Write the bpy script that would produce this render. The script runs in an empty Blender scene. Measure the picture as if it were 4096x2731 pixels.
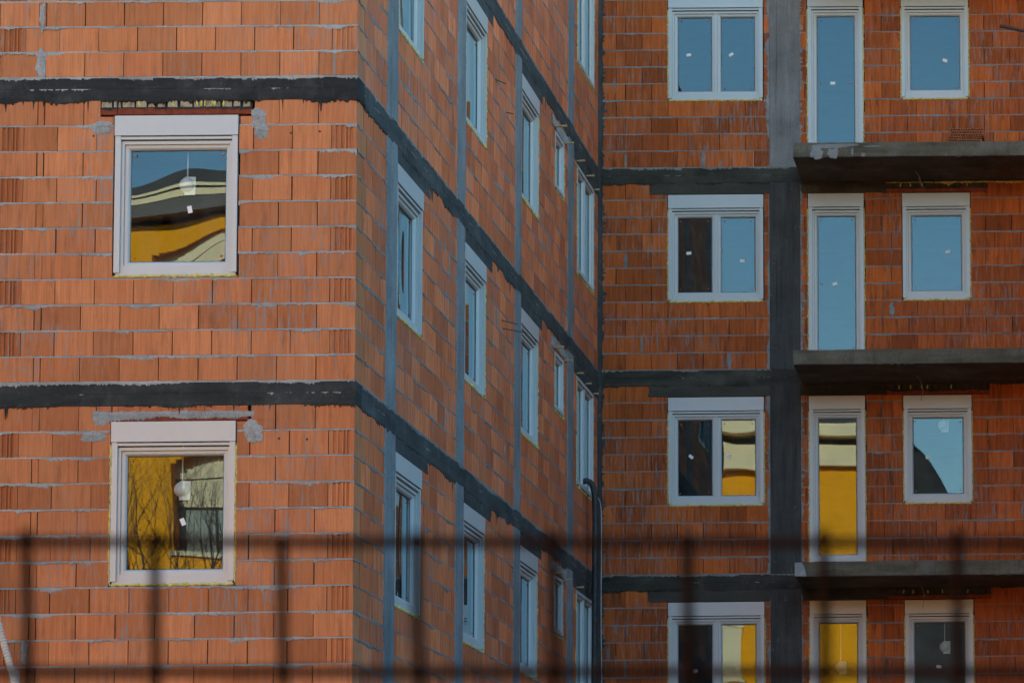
import bpy, math, random
import numpy as np
R = math.radians
sc = bpy.context.scene
D = 13.63                      # depth of the court: rear facade plane
H = 2.9                        # storey height

# ------------------------------------------------------------------ camera
cd = bpy.data.cameras.new('camera'); cam = bpy.data.objects.new('camera', cd)
sc.collection.objects.link(cam); sc.camera = cam
cd.sensor_width = 36; cd.lens = 36*2.848
cd.shift_x = -2516.97/4096; cd.shift_y = 1534.75/4096
cam.location = (6.7429, -27.0002, -5.5439)
cam.rotation_mode = 'QUATERNION'
from mathutils import Matrix, Vector, Euler
_m = Matrix.Rotation(-0.020482, 3, 'Z') @ Matrix.Rotation(math.pi/2+0.08234, 3, 'X') @ Matrix.Rotation(-0.01347, 3, 'Z')
cam.rotation_quaternion = _m.to_quaternion()
cd.clip_start = 0.05; cd.clip_end = 2000
cd.dof.use_dof = True; cd.dof.focus_distance = 31.0; cd.dof.aperture_fstop = 4.6

# ------------------------------------------------------------------ light
SUN_EL, SUN_AZ = R(20), R(-20)          # azimuth from +Y towards +X
w = bpy.data.worlds.new('World'); sc.world = w; w.use_nodes = True
nt = w.node_tree; nt.nodes.clear()
sky = nt.nodes.new('ShaderNodeTexSky'); sky.sky_type = 'NISHITA'; sky.sun_disc = False
sky.sun_elevation = SUN_EL; sky.sun_rotation = SUN_AZ
sky.air_density = 1.1; sky.dust_density = 0.15; sky.ozone_density = 0.8; sky.altitude = 400
bg = nt.nodes.new('ShaderNodeBackground'); bg.inputs[1].default_value = 0.115
wo = nt.nodes.new('ShaderNodeOutputWorld')
hs = nt.nodes.new('ShaderNodeHueSaturation'); hs.inputs['Saturation'].default_value = 1.22; hs.inputs['Hue'].default_value = 0.488
nt.links.new(sky.outputs[0], hs.inputs['Color']); nt.links.new(hs.outputs[0], bg.inputs[0]); nt.links.new(bg.outputs[0], wo.inputs[0])
ld = bpy.data.lights.new('sun', 'SUN'); ld.energy = 4.2; ld.angle = R(0.53); ld.color = (1, .95, .86)
sun = bpy.data.objects.new('sun', ld); sc.collection.objects.link(sun)
_s = Vector((math.sin(SUN_AZ)*math.cos(SUN_EL), math.cos(SUN_AZ)*math.cos(SUN_EL), math.sin(SUN_EL)))
sun.rotation_mode = 'QUATERNION'; sun.rotation_quaternion = _s.to_track_quat('Z', 'Y'); sun.location = _s*60
sc.view_settings.view_transform = 'Standard'; sc.view_settings.look = 'None'
sc.view_settings.exposure = 2.0; sc.view_settings.gamma = 1
sc.cycles.max_bounces = 6; sc.cycles.transparent_max_bounces = 12
sc.cycles.caustics_reflective = False; sc.cycles.caustics_refractive = False
sc.cycles.sample_clamp_indirect = 4

# ------------------------------------------------------------------ helpers
col = sc.collection
def tag(o, label=None, cat=None, group=None, kind=None):
    if label: o['label'] = label
    if cat: o['category'] = cat
    if group: o['group'] = group
    if kind: o['kind'] = kind
    return o
def empty(name, loc=(0, 0, 0), parent=None):
    o = bpy.data.objects.new(name, None); col.objects.link(o); o.location = loc
    o.empty_display_size = .3
    if parent: o.parent = parent
    return o
BOXF = np.array([[0,3,2,1],[4,5,6,7],[0,1,5,4],[2,3,7,6],[1,2,6,5],[3,0,4,7]])
class MB:
    """collects quads; build() links them as one mesh object"""
    def __init__(s): s.v=[]; s.f=[]; s.n=0; s.t=[]; s.tone=None
    def add(s, V, F, tone=None):
        V=np.asarray(V,float).reshape(-1,3); F=np.asarray(F,int)
        s.v.append(V); s.f.append(F+s.n); s.n+=len(V)
        s.t.append(np.tile(tone if tone is not None else (.5,.5,.5), (F.shape[0],1)))
    def hexa(s, P, tone=None): s.add(P, BOXF, tone)
    def box(s, x0,x1,y0,y1,z0,z1, tone=None):
        s.hexa([(x0,y0,z0),(x1,y0,z0),(x1,y1,z0),(x0,y1,z0),(x0,y0,z1),(x1,y0,z1),(x1,y1,z1),(x0,y1,z1)], tone)
    def grid(s, G, tone=None, close=False):
        """G: (n,m,3) array of points"""
        n,m=G.shape[:2]; i=np.arange(n-1)[:,None]; j=np.arange(m-(0 if close else 1))[None,:]
        a=i*m+j; b=i*m+(j+1)%m; c=(i+1)*m+(j+1)%m; d=(i+1)*m+j
        s.add(G.reshape(-1,3), np.stack([a,b,c,d],-1).reshape(-1,4), tone)
    def tube(s, pts, r, sides=8, cap=True):
        pts=np.asarray(pts,float); n=len(pts); r=np.broadcast_to(np.asarray(r,float),(n,))
        T=np.gradient(pts,axis=0); T/=np.linalg.norm(T,axis=1)[:,None]+1e-9
        ref=np.array([0,0,1.]) if abs(T[0,2])<.9 else np.array([1.,0,0])
        G=np.zeros((n,sides,3)); a=np.arange(sides)*2*np.pi/sides
        u=np.cross(T[0],ref); u/=np.linalg.norm(u)
        for k in range(n):
            u=u-T[k]*np.dot(u,T[k]); u/=np.linalg.norm(u)+1e-9; v=np.cross(T[k],u)
            G[k]=pts[k]+r[k]*(np.cos(a)[:,None]*u+np.sin(a)[:,None]*v)
        s.grid(G, close=True)
        if cap and sides%2==0:
            base=s.n-n*sides
            for k,rev in ((0,True),(n-1,False)):
                ids=[base+k*sides+i for i in range(sides)]
                q=[]
                for i in range(1,sides//2):
                    q.append([ids[i-1 if i>1 else 0] if 0 else ids[i-1],ids[i],ids[sides-1-i],ids[sides-i]]) if i>1 else q.append([ids[0],ids[1],ids[sides-2],ids[sides-1]])
                q=np.array(q); 
                if not rev: q=q[:,::-1]
                s.f.append(q); s.t.append(np.tile((.5,.5,.5),(len(q),1)))
    def build(s, name, mat, parent=None, loc=None, rotz=0, smooth=False):
        me=bpy.data.meshes.new(name)
        V=np.concatenate(s.v); F=np.concatenate(s.f)
        me.vertices.add(len(V)); me.vertices.foreach_set('co',V.ravel())
        me.loops.add(F.size); me.loops.foreach_set('vertex_index',F.ravel())
        me.polygons.add(len(F)); me.polygons.foreach_set('loop_start',np.arange(0,F.size,4))
        me.update(calc_edges=True)
        t=np.repeat(np.concatenate(s.t),4,axis=0); t=np.concatenate([t,np.ones((len(t),1))],1)
        a=me.color_attributes.new('tone','FLOAT_COLOR','CORNER'); a.data.foreach_set('color',t.ravel())
        me.polygons.foreach_set('use_smooth',np.full(len(F),bool(smooth)))
        me.materials.append(mat); me.validate()
        o=bpy.data.objects.new(name,me); col.objects.link(o)
        if parent: o.parent=parent
        if loc is not None: o.location=loc
        o.rotation_euler=(0,0,rotz)
        return o

# wall frames: P(u,d,z) with d measured inwards from the wall face
class Fr:
    def __init__(s,o,U,I): s.o=np.array(o,float); s.U=np.array(U,float); s.I=np.array(I,float)
    def P(s,u,d,z):
        u,d,z=np.broadcast_arrays(np.asarray(u,float),d,z)
        return s.o+u[...,None]*s.U+d[...,None]*s.I+z[...,None]*np.array([0,0,1.])
    rot=property(lambda s: math.atan2(s.U[1],s.U[0]))
def fbox(mb,fr,u0,u1,d0,d1,z0,z1,tone=None,jit=None):
    u=np.array([u0,u1,u1,u0]*2); d=np.array([d0,d0,d1,d1]*2,float); z=np.array([z0]*4+[z1]*4)
    if jit is not None: d[[0,1,4,5]]+=jit
    mb.hexa(fr.P(u,d,z),tone)
FA=Fr((0,0,0),(1,0,0),(0,1,0)); FB=Fr((0,0,0),(0,1,0),(-1,0,0)); FC=Fr((0,D,0),(1,0,0),(0,1,0))

def nz(n,rng,scale):   # smooth 1-d noise in 0..1
    m=max(3,int(n/scale)+3); k=rng.random(m); x=np.linspace(0,m-2.001,n); i=x.astype(int); f=x-i; f=f*f*(3-2*f)
    return k[i]*(1-f)+k[i+1]*f
def ribbon(mb,fr,a0,a1,c0,c1,rng,lo=.004,hi=.02,top=.004,proud=.004,step=.01,axis='u',teeth=.3,tooth=.02,cover=.5,back=.012,long=0):
    """irregular strip of cement squeezed out along a joint; runs a0..a1, spans c0..c1"""
    n=max(4,int((a1-a0)/step)+1); a=np.linspace(a0,a1,n)
    base=nz(n,rng,9)*nz(n,rng,3); big=np.clip(nz(n,rng,22)-.45,0,1)*2.2
    act=np.clip((nz(n,rng,26)-(1-cover))*4,0,1)
    e=lo+(hi*base+big*hi*.9)*act+(rng.random(n)<teeth)*rng.random(n)*tooth*act
    if long: 
        s=(rng.random(n)<long); e=e+s*rng.random(n)**2*.16
    t=top*nz(n,rng,4)*rng.random(n)*1.6
    pr=-proud*(.25+.75*act)*(.5+.8*nz(n,rng,3))
    b=c0-e; m=(c0+c1)/2+0*a; tt=c1+t
    tt=tt-.0035*(axis=='u'); rows=[(tt,back+0*a),(tt,pr*.6),(m,pr*1.3),(b+.2*(m-b),pr),(b,pr*.35+.001),(b,back+0*a)]
    G=np.stack([fr.P(a,d,c) if axis=='u' else fr.P(c,d,a) for c,d in rows],1)
    if axis=='u': G=G[:,::-1]
    mb.grid(G)

def subtract(r,holes):
    out=[r]
    for h in holes:
        nx=[]
        for (a,b,c,d) in out:
            if h[0]>=b or h[1]<=a or h[2]>=d or h[3]<=c: nx.append((a,b,c,d)); continue
            z0,z1=c,d                      # never leave a sliver above or below an opening
            if h[3]<d-.016: nx.append((a,b,h[3],d)); z1=h[3]
            if h[2]>c+.016: nx.append((a,b,c,h[2])); z0=h[2]
            if h[0]>a: nx.append((a,h[0],z0,z1))
            if h[1]<b: nx.append((h[1],b,z0,z1))
        out=nx
    return out
PITCH=(H-.22)/11; JT=.0135
def wall(fr,name,u0,u1,ks,edges,holes,mat,mortmat,parent,seed,vis,start=None,th=.25,hi=.02,cover=.5,proud=.004,long=0,gapw=.003,teeth=.3,tooth=.02,jit=.0015,label=None,extra=None):
    rng=np.random.default_rng(seed); mb=MB(); mm=MB()
    for k in ks:
        zb=H*k-.22
        for i in range(11):
            zt=zb-i*PITCH; z0=zt-PITCH+JT; s0=start(i) if start else u0
            E=edges(i,k,rng); E=[s0]+[e for e in E if s0+.02<e<u1-.02]+[u1]
            visible=vis(zt)
            for a,b in zip(E[:-1],E[1:]):
                tone=(rng.random(),rng.random(),rng.random())
                g=gapw*(.4+rng.random()); g2=g if rng.random()>.07 else g+.007
                dj=rng.normal(0,.0018)
                for (p,q,c,d) in subtract((a+g*.5,b-g2*.5,z0,zt),holes):
                    if q-p<.015 or d-c<.012: continue
                    fbox(mb,fr,p,q,dj,th,c,d,tone,rng.normal(0,jit,4))
            jz=zt-PITCH; jh=[(h[0],h[1],-99,99) for h in holes if min(h[3],jz+JT)-max(h[2],jz)>JT*.5]
            for (p,q,c,d) in subtract((s0,u1,jz,jz+JT),jh):
                if q-p<.02 or d-c<.001: continue
                fbox(mm,fr,p,q,.018,th-.01,c-.0005,d+.0005)
                if visible and d-c>.006: ribbon(mm,fr,p,q,c,d,rng,hi=hi,cover=cover,proud=proud,long=long,teeth=teeth,tooth=tooth)
    if extra: extra(mb,mm,rng)
    o=mb.build(name,mat,parent)
    if label: o['label']=label
    mm.build('mortar',mortmat,o)
    return o

# ------------------------------------------------------------------ materials
def mat(name):
    m=bpy.data.materials.new(name); m.use_nodes=True; nt=m.node_tree
    b=nt.nodes['Principled BSDF']; return m,nt,b
class N:
    def __init__(s,nt): s.nt=nt
    def new(s,t,**k):
        n=s.nt.nodes.new('ShaderNode'+t)
        for a,v in k.items(): setattr(n,a,v)
        return n
    def link(s,a,b): s.nt.links.new(a,b)
    def val(s,n,i,v):
        if hasattr(v,'is_linked') or isinstance(v,bpy.types.NodeSocket): s.link(v,n.inputs[i])
        else: n.inputs[i].default_value=v
    def math(s,op,a,b=0.,c=None,clamp=False):
        n=s.new('Math',operation=op,use_clamp=clamp); s.val(n,0,a); s.val(n,1,b)
        if c is not None: s.val(n,2,c)
        return n.outputs[0]
    def mix(s,f,a,b,mode='MIX'):
        n=s.new('Mix',data_type='RGBA',blend_type=mode); s.val(n,0,f)
        for i,v in ((6,a),(7,b)):
            if isinstance(v,tuple): v=(*v,1) if len(v)==3 else v
            s.val(n,i,v)
        return n.outputs[2]
    def noise(s,scale=(1,1,1),sc=1.,detail=3.,rough=.55,dist=0.,off=0.):
        tc=s.new('TexCoord'); mp=s.new('Mapping'); s.link(tc.outputs['Object'],mp.inputs[0])
        mp.inputs['Scale'].default_value=scale; mp.inputs['Location'].default_value=(off,off*.7,off*1.3)
        n=s.new('TexNoise'); s.link(mp.outputs[0],n.inputs[0]); n.inputs['Scale'].default_value=sc
        n.inputs['Detail'].default_value=detail; n.inputs['Roughness'].default_value=rough; n.inputs['Distortion'].default_value=dist
        return n.outputs[0]
    def ramp(s,x,a,b,o0=0.,o1=1.):
        n=s.new('MapRange'); n.clamp=True; s.val(n,0,x)
        for i,v in enumerate((a,b,o0,o1)): n.inputs[i+1].default_value=v
        return n.outputs[0]
def brick_mat(name,c1,c2,axis,pitch,groove_shade,smear=0.,dark=.4,streak=.25,gdepth=.0012,red=(.25,.06,.03),yellow=.12):
    m,nt,b=mat(name); n=N(nt)
    at=n.new('Attribute',attribute_name='tone'); sp=n.new('SeparateColor'); n.link(at.outputs['Color'],sp.inputs[0])
    base=n.mix(sp.outputs[0],c1,c2)
    v=n.ramp(sp.outputs[1],0,1,.80,1.16)
    # long vertical streaks and blotches in the clay
    st=n.noise((34,34,1.6),1,4,.6); bl=n.noise((1,1,1),2.2,3,.6,off=4); fine=n.noise((1,1,1),160,2,.6)
    base=n.mix(n.ramp(st,.42,.75,0,streak),base,red)
    base=n.mix(n.ramp(bl,.52,.75,0,.35),base,red)
    base=n.mix(n.ramp(n.noise((3,3,5),1,3,.6,off=9),.58,.78,0,yellow),base,(.55,.33,.17))
    v=n.math('MULTIPLY',v,n.ramp(st,.25,.7,1.1,.86))
    v=n.math('MULTIPLY',v,n.ramp(fine,.3,.7,.93,1.07))
    # flutes of the extruded block: bumped, with groove shade painted into the colour
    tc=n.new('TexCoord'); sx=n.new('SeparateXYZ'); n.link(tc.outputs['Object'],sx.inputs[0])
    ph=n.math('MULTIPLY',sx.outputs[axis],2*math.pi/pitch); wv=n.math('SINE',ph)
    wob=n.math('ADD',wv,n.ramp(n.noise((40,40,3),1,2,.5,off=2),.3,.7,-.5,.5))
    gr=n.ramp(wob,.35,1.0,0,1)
    v=n.math('MULTIPLY',v,n.ramp(gr,0,1,1,1-groove_shade))
    # soot / wet marks
    dk=n.noise((14,14,2.2),1,5,.65,off=21); dm=n.ramp(dk,.55,.70,0,dark)
    vv=n.new('Vector' 'Math',operation='SCALE') if False else None
    colr=n.mix(1.,base,n.new('CombineColor').outputs[0],'MIX') if False else base
    hv=n.new('HueSaturation'); n.link(base,hv.inputs['Color']); n.link(v,hv.inputs['Value'])
    out=n.mix(dm,hv.outputs[0],(.035,.025,.022))
    if smear>0:
        sm=n.noise((30,30,3.2),1,5,.7,off=33); area=n.noise((1,1,1),.8,2,.5,off=50)
        k=n.math('MULTIPLY',n.ramp(sm,.52,.64,0,.9),n.ramp(area,.5-smear*.25,.62-smear*.1,0,1))
        out=n.mix(k,out,(.24,.25,.25))
    n.link(out,b.inputs['Base Color']); b.inputs['Roughness'].default_value=.86; b.inputs['Specular IOR Level'].default_value=.25
    bp=n.new('Bump'); bp.inputs['Strength'].default_value=1; bp.inputs['Distance'].default_value=gdepth
    hh=n.math('SUBTRACT',n.math('MULTIPLY',fine,.35),gr); n.link(hh,bp.inputs['Height']); n.link(bp.outputs[0],b.inputs['Normal'])
    return m
def cement_mat(name,c1,c2,c3=None,vert=False,streaks=0.,line=None,bump=.003,mixa=.5,rough=.9,scale=3.,spl=0.,splc=(.35,.37,.38)):
    m,nt,b=mat(name); n=N(nt)
    s=(9,9,1.1) if vert else (1.2,1.2,7)
    a=n.noise(s,1,6,.62); f=n.noise((1,1,1),60,4,.6); g=n.noise((1,1,1),scale,4,.6,off=7)
    o=n.mix(n.ramp(a,.3,.7),c1,c2)
    o=n.mix(n.ramp(g,.5,.72,0,mixa),o,c3 or tuple(x*1.6 for x in c2))
    if streaks: o=n.mix(n.ramp(n.noise((26,26,.8),1,4,.6,off=14),.55,.75,0,streaks),o,tuple(x*.35 for x in c1))
    if spl: o=n.mix(n.math('MULTIPLY',n.ramp(n.noise((16,16,7),1,5,.7,off=3),.60,.68,0,spl),n.ramp(n.noise((1,1,1),1.3,2,.5,off=8),.42,.6)),o,splc)
    hv=n.new('HueSaturation'); n.link(o,hv.inputs['Color']); n.link(n.math('MULTIPLY',n.ramp(f,.25,.75,.76,1.22),n.ramp(n.noise((1,1,1),1.1,3,.6,off=61),.3,.7,.8,1.22)),hv.inputs['Value'])
    n.link(hv.outputs[0],b.inputs['Base Color']); b.inputs['Roughness'].default_value=rough; b.inputs['Specular IOR Level'].default_value=.25
    bp=n.new('Bump'); bp.inputs['Strength'].default_value=.8; bp.inputs['Distance'].default_value=bump
    n.link(n.math('ADD',f,n.math('MULTIPLY',a,1.5)),bp.inputs['Height']); n.link(bp.outputs[0],b.inputs['Normal'])
    return m
def plain(name,c,rough=.5,spec=.5,metal=0.,var=.06,scale=8,bump=0):
    m,nt,b=mat(name); n=N(nt)
    hv=n.new('HueSaturation'); hv.inputs['Color'].default_value=(*c,1)
    n.link(n.ramp(n.noise((1,1,1),scale,4,.6),.3,.7,1-var,1+var),hv.inputs['Value'])
    n.link(hv.outputs[0],b.inputs['Base Color']); b.inputs['Roughness'].default_value=rough
    b.inputs['Specular IOR Level'].default_value=spec; b.inputs['Metallic'].default_value=metal
    if bump:
        bp=n.new('Bump'); bp.inputs['Distance'].default_value=bump; n.link(n.noise((1,1,1),scale*6,3,.6),bp.inputs['Height']); n.link(bp.outputs[0],b.inputs['Normal'])
    return m
M={}
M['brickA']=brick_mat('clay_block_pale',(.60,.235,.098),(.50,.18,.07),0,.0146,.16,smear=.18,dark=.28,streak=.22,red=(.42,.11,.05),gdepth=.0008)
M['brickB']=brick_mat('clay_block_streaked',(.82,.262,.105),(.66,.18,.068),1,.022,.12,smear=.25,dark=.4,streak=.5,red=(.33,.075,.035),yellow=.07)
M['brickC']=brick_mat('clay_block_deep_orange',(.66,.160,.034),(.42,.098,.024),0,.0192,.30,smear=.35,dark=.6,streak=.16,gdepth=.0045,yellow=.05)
M['tile']=plain('red_ribbed_tile',(.26,.07,.04),.85,.2,var=.3,scale=14,bump=.002)
M['tileo']=plain('orange_ribbed_tile',(.50,.19,.09),.85,.2,var=.2,scale=14,bump=.002)
M['stub']=cement_mat('pale_broken_brick',(.36,.30,.18),(.42,.38,.30),(.06,.06,.06),mixa=.7,scale=18)
M['mortarA']=cement_mat('fresh_mortar',(.26,.28,.28),(.38,.40,.40),(.16,.17,.17),scale=5,bump=.004)
M['mortarB']=cement_mat('weathered_mortar',(.18,.195,.195),(.27,.29,.29),(.11,.115,.11),scale=10,bump=.004)
M['mortarC']=cement_mat('grey_mortar',(.20,.205,.20),(.29,.295,.29),(.14,.14,.13),scale=10,bump=.004)
M['beamA']=cement_mat('dark_stained_concrete',(.014,.016,.016),(.036,.038,.039),(.08,.084,.084),mixa=.55,scale=4,spl=.35,splc=(.2,.2,.2))
M['beamA2']=cement_mat('grey_stained_concrete',(.018,.021,.021),(.044,.049,.049),(.085,.09,.09),mixa=.55,scale=4,streaks=.3)
M['beamB']=cement_mat('bluish_wet_concrete',(.035,.04,.04),(.08,.09,.09),(.14,.155,.155),streaks=.5,mixa=.4,scale=4)
M['colB']=cement_mat('board_marked_concrete',(.18,.21,.225),(.24,.27,.285),(.12,.14,.145),vert=True,streaks=.5,scale=3)
M['beamC']=cement_mat('mossy_dark_concrete',(.028,.026,.020),(.065,.063,.052),(.12,.115,.085),mixa=.5,scale=3,spl=.3,splc=(.16,.17,.17))
M['lintC']=cement_mat('brown_grey_concrete',(.055,.05,.042),(.075,.07,.058),(.05,.045,.03),mixa=.5)
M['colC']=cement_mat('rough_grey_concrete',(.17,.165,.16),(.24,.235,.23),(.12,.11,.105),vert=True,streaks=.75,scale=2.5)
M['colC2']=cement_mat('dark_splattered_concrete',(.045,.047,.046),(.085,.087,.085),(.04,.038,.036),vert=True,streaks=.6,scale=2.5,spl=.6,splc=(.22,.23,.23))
M['balc']=cement_mat('lichened_concrete',(.07,.058,.036),(.15,.135,.10),(.22,.21,.18),mixa=.5,scale=2.2,streaks=.35,spl=.4,splc=(.38,.37,.34))
M['white']=plain('white_pvc',(.53,.565,.575),.38,.4,var=.025,scale=5)
M['rail']=plain('white_painted_metal',(.50,.54,.55),.33,.5,var=.02)
M['gasket']=plain('black_gasket',(.02,.02,.022),.7)
M['foam']=plain('yellow_pu_foam',(.62,.53,.17),.8,.2,var=.35,scale=30,bump=.004)
M['paper']=plain('white_label',(.8,.8,.78),.6,.2)
M['red']=plain('red_spacer',(.55,.10,.05),.5)
M['wood']=plain('raw_timber',(.42,.30,.16),.8,.2,var=.25,scale=25)
M['steel']=plain('rusty_steel',(.07,.045,.035),.7,.3,var=.4,scale=30)
M['blackpipe']=plain('dusty_black_plastic',(.03,.033,.036),.55,.4,var=.6,scale=14)
M['cable']=plain('grey_cable',(.22,.21,.2),.6)
M['wcable']=plain('white_cable',(.6,.6,.58),.5)
M['hose']=plain('pale_corrugated_plastic',(.52,.50,.46),.6,.3,var=.12,scale=10)
M['rod']=plain('dark_rusted_rod',(.028,.014,.010),.9,.05,var=.3,scale=40)
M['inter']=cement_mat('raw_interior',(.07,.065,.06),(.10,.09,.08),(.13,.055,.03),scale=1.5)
M['lamp']=plain('milky_plastic',(.8,.8,.8),.5)
M['yellow']=plain('ochre_render',(.86,.325,.008),.9,.1,var=.05,scale=1.5,bump=.002)
M['cream']=plain('cream_render',(.80,.62,.36),.85,.1,var=.08,scale=2)
M['shutter']=plain('cream_shutter',(.76,.60,.36),.6,.3,var=.04)
M['curtain']=plain('grey_curtain',(.30,.32,.27),.9,.1,var=.15,scale=6)
M['roofm']=plain('brown_roof_sheet',(.09,.07,.055),.6,.3,var=.2)
M['darkroof']=plain('tarred_roof',(.025,.024,.024),.8,.2,var=.4,scale=2)
M['darkwall']=plain('sooty_render',(.05,.045,.045),.9,.1,var=.4,scale=1)
M['asph']=cement_mat('asphalt',(.045,.045,.047),(.06,.06,.06),scale=6)
M['soil']=cement_mat('gravelly_soil',(.10,.085,.07),(.14,.12,.10),scale=4)
M['pave']=cement_mat('paving',(.25,.24,.22),(.32,.31,.29),scale=4)
M['bark']=plain('dark_bark',(.05,.038,.03),.9,.1,var=.3,scale=20)
def glass_mat():
    m,nt,b=mat('coated_window_glass'); n=N(nt); nt.nodes.remove(b)
    g=n.new('BsdfGlossy'); g.inputs['Roughness'].default_value=.004; g.inputs['Color'].default_value=(.58,.76,.82,1)
    t=n.new('BsdfTransparent'); t.inputs[0].default_value=(.74,.80,.80,1)
    fr=n.new('Fresnel'); fr.inputs[0].default_value=1.5
    fac=n.math('ADD',n.math('MULTIPLY',fr.outputs[0],.85),.085)
    mx=n.new('MixShader'); n.link(fac,mx.inputs[0]); n.link(t.outputs[0],mx.inputs[1]); n.link(g.outputs[0],mx.inputs[2])
    df=n.new('BsdfDiffuse'); df.inputs[0].default_value=(.42,.41,.38,1); m2=n.new('MixShader')
    dust=n.math('MULTIPLY',n.ramp(n.noise((5,5,2.2),1,6,.68,off=5),.38,.75,.0,1),.075); n.link(dust,m2.inputs[0]); n.link(mx.outputs[0],m2.inputs[1]); n.link(df.outputs[0],m2.inputs[2])
    n.link(m2.outputs[0],nt.nodes['Material Output'].inputs[0]); return m
M['glass']=glass_mat()

# ------------------------------------------------------------------ the apartment building
bld=empty('apartment_building',(0,0,-7.1))
tag(bld,'unfinished apartment block of bare orange clay blocks with dark concrete bands and white windows','apartment building')
class Sub:    # so that world-space meshes can hang on the empty
    pass
def part(mb,name,m,label=None,smooth=False):
    o=mb.build(name,M[m],bld,loc=(0,0,7.1),smooth=smooth)
    if label: o['label']=label
    return o

# window list: frame, u0, width, k (storey), height, kind
TOP=-.385
W=[]   # (fr,u0,w,ztop,h,kind,label,opts)
def addw(fr,u0,w_,ztop,h,kind,label,**o): W.append((fr,u0,w_,ztop,h,kind,label,o))
addw(FA,-2.258,1.142,H-.365,1.49,'single','window in the near facade reflecting roof eaves and a yellow wall',foam='b',twist=(-.012,-.0052),stick=[(.62,.47,.2)])
addw(FA,-2.247,1.142,-.37,1.49,'single','window in the near facade reflecting an ochre wall and bare branches',foam='lrb',twist=(.0008,.001),stick=[(.58,.42,.4)])
nm={2:'upper',1:'middle',0:'lower'}
for k in (2,1,0):
    addw(FB,1.605,1.13,H*k+TOP,1.49,'single',None,foam='lb',twist=(.001,.0004),tilt=-R(.45))
    addw(FB,4.77,1.13,H*k+TOP,1.49,'single',None,foam='rb',twist=(.002,-.001))
    addw(FB,7.975,1.13,H*k+TOP,1.49,'single',None,foam='rb',twist=(.001,.002))
    addw(FB,10.245,.65,H*k-.43,.74,'small',None,foam='lrb')
for k in (3,2,1,0):
    addw(FB,11.89,1.35,H*k-.42,1.46,'bare2',None,foam='lrb')
st={3:[(.32,.5,.15),(.3,.5,.6)],2:[(.32,.53,.1),(.62,.42,0)],1:[(.38,.52,-.7),(.2,.52,.25)],0:[(.5,.4,.2),None]}
for k in (3,2,1,0):
    addw(FC,.985,1.335,H*k+TOP-.005,1.495,'double',None,foam='lb' if k in(3,2) else 'lrb',stick=st[k],
         twist=(.0006,.0008))
    addw(FC,2.96,.78,H*k+TOP,2.355,'door',None,foam='lr',stick=[[(.42,.5,0)],[(.45,.5,.3)],[None],[None]][3-k],twist=(.0002,.0002))
    addw(FC,4.29,.95,H*k+TOP-.005,1.495,'single',None,foam='lrb' if k!=2 else 'rb',stick=[[(.7,.4,-.3)],[(.72,.52,.1)],[(.3,.48,0)],[(.48,.42,-.2)]][3-k],twist=(.0008,-.0006))
def wholes(fr):
    r=[]
    for (f,u0,w_,zt,h,kind,l,o) in W:
        if f is fr: r.append((u0-(.014 if kind!='bare2' else .02),u0+w_+.016,zt-h-(.04 if kind!='door' else .0),zt+.010))
    return r
KS=range(-1,5)
ROOF=9.32
# ---- wall A (near facade)
hA=wholes(FA)
for k in (1,0): hA.append((-2.40,-.96,H*k-.375,H*k-.22))
def edgesA(i,k,rng):
    if i%2==0:   # whole blocks to the corner
        return sorted([-.365*n for n in range(1,9)]+[-2.985-.365*n for n in range(0,14)])
    return sorted([-.24-.365*n for n in range(0,8)]+[-3.11,-3.35]+[-3.35-.365*n for n in range(1,12)])
class MBproxy: pass
_oldbuild=MB.build
def startA(i): return -7.5
# corner: on odd courses the last .24 m is the end face of a block of the side wall
wallA_holes=list(hA)+[(-30,30,ROOF,40)]
for k in KS:
    for i in range(1,11,2):
        zt=H*k-.22-i*PITCH
        wallA_holes.append((-.241,.01,zt-PITCH+JT,zt+.0001))
        wallA_holes.append((-3.351,-3.109,zt-PITCH+JT,zt+.0001))
visA=lambda z: -3.3<z<4.1
rng=np.random.default_rng(5)
def endblock(mb,fr,u0,z0,z1,dep,tone,rng,wd=.238):
    fbox(mb,fr,u0,u0+wd,.014,dep,z0,z1,tone)
    for a,b in ((0,.040),(.072,.090),(.122,.138),(.156,.170),(.198,wd)):
        fbox(mb,fr,u0+a+rng.normal(0,.001),u0+b,rng.normal(0,.0015),.015,z0,z1,tone)
def extraA(mb,mm,rng):
    for k in KS:
        for i in range(1,11,2):
            zt=H*k-.22-i*PITCH
            if zt>ROOF: continue
            tone=(rng.random(),rng.random(),rng.random())
            endblock(mb,FA,-.239,zt-PITCH+JT,zt,.362,tone,rng)
            endblock(mb,FA,-3.349,zt-PITCH+JT,zt,.25,(1,.1,.5),rng)
oA=wall(FA,'front_wall',-7.5,0,KS,edgesA,wallA_holes,M['brickA'],M['mortarA'],bld,11,visA,hi=.021,cover=.55,proud=.005,label='pale orange block wall facing the street',extra=extraA,gapw=.009)
oA.location=(0,0,7.1)
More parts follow.
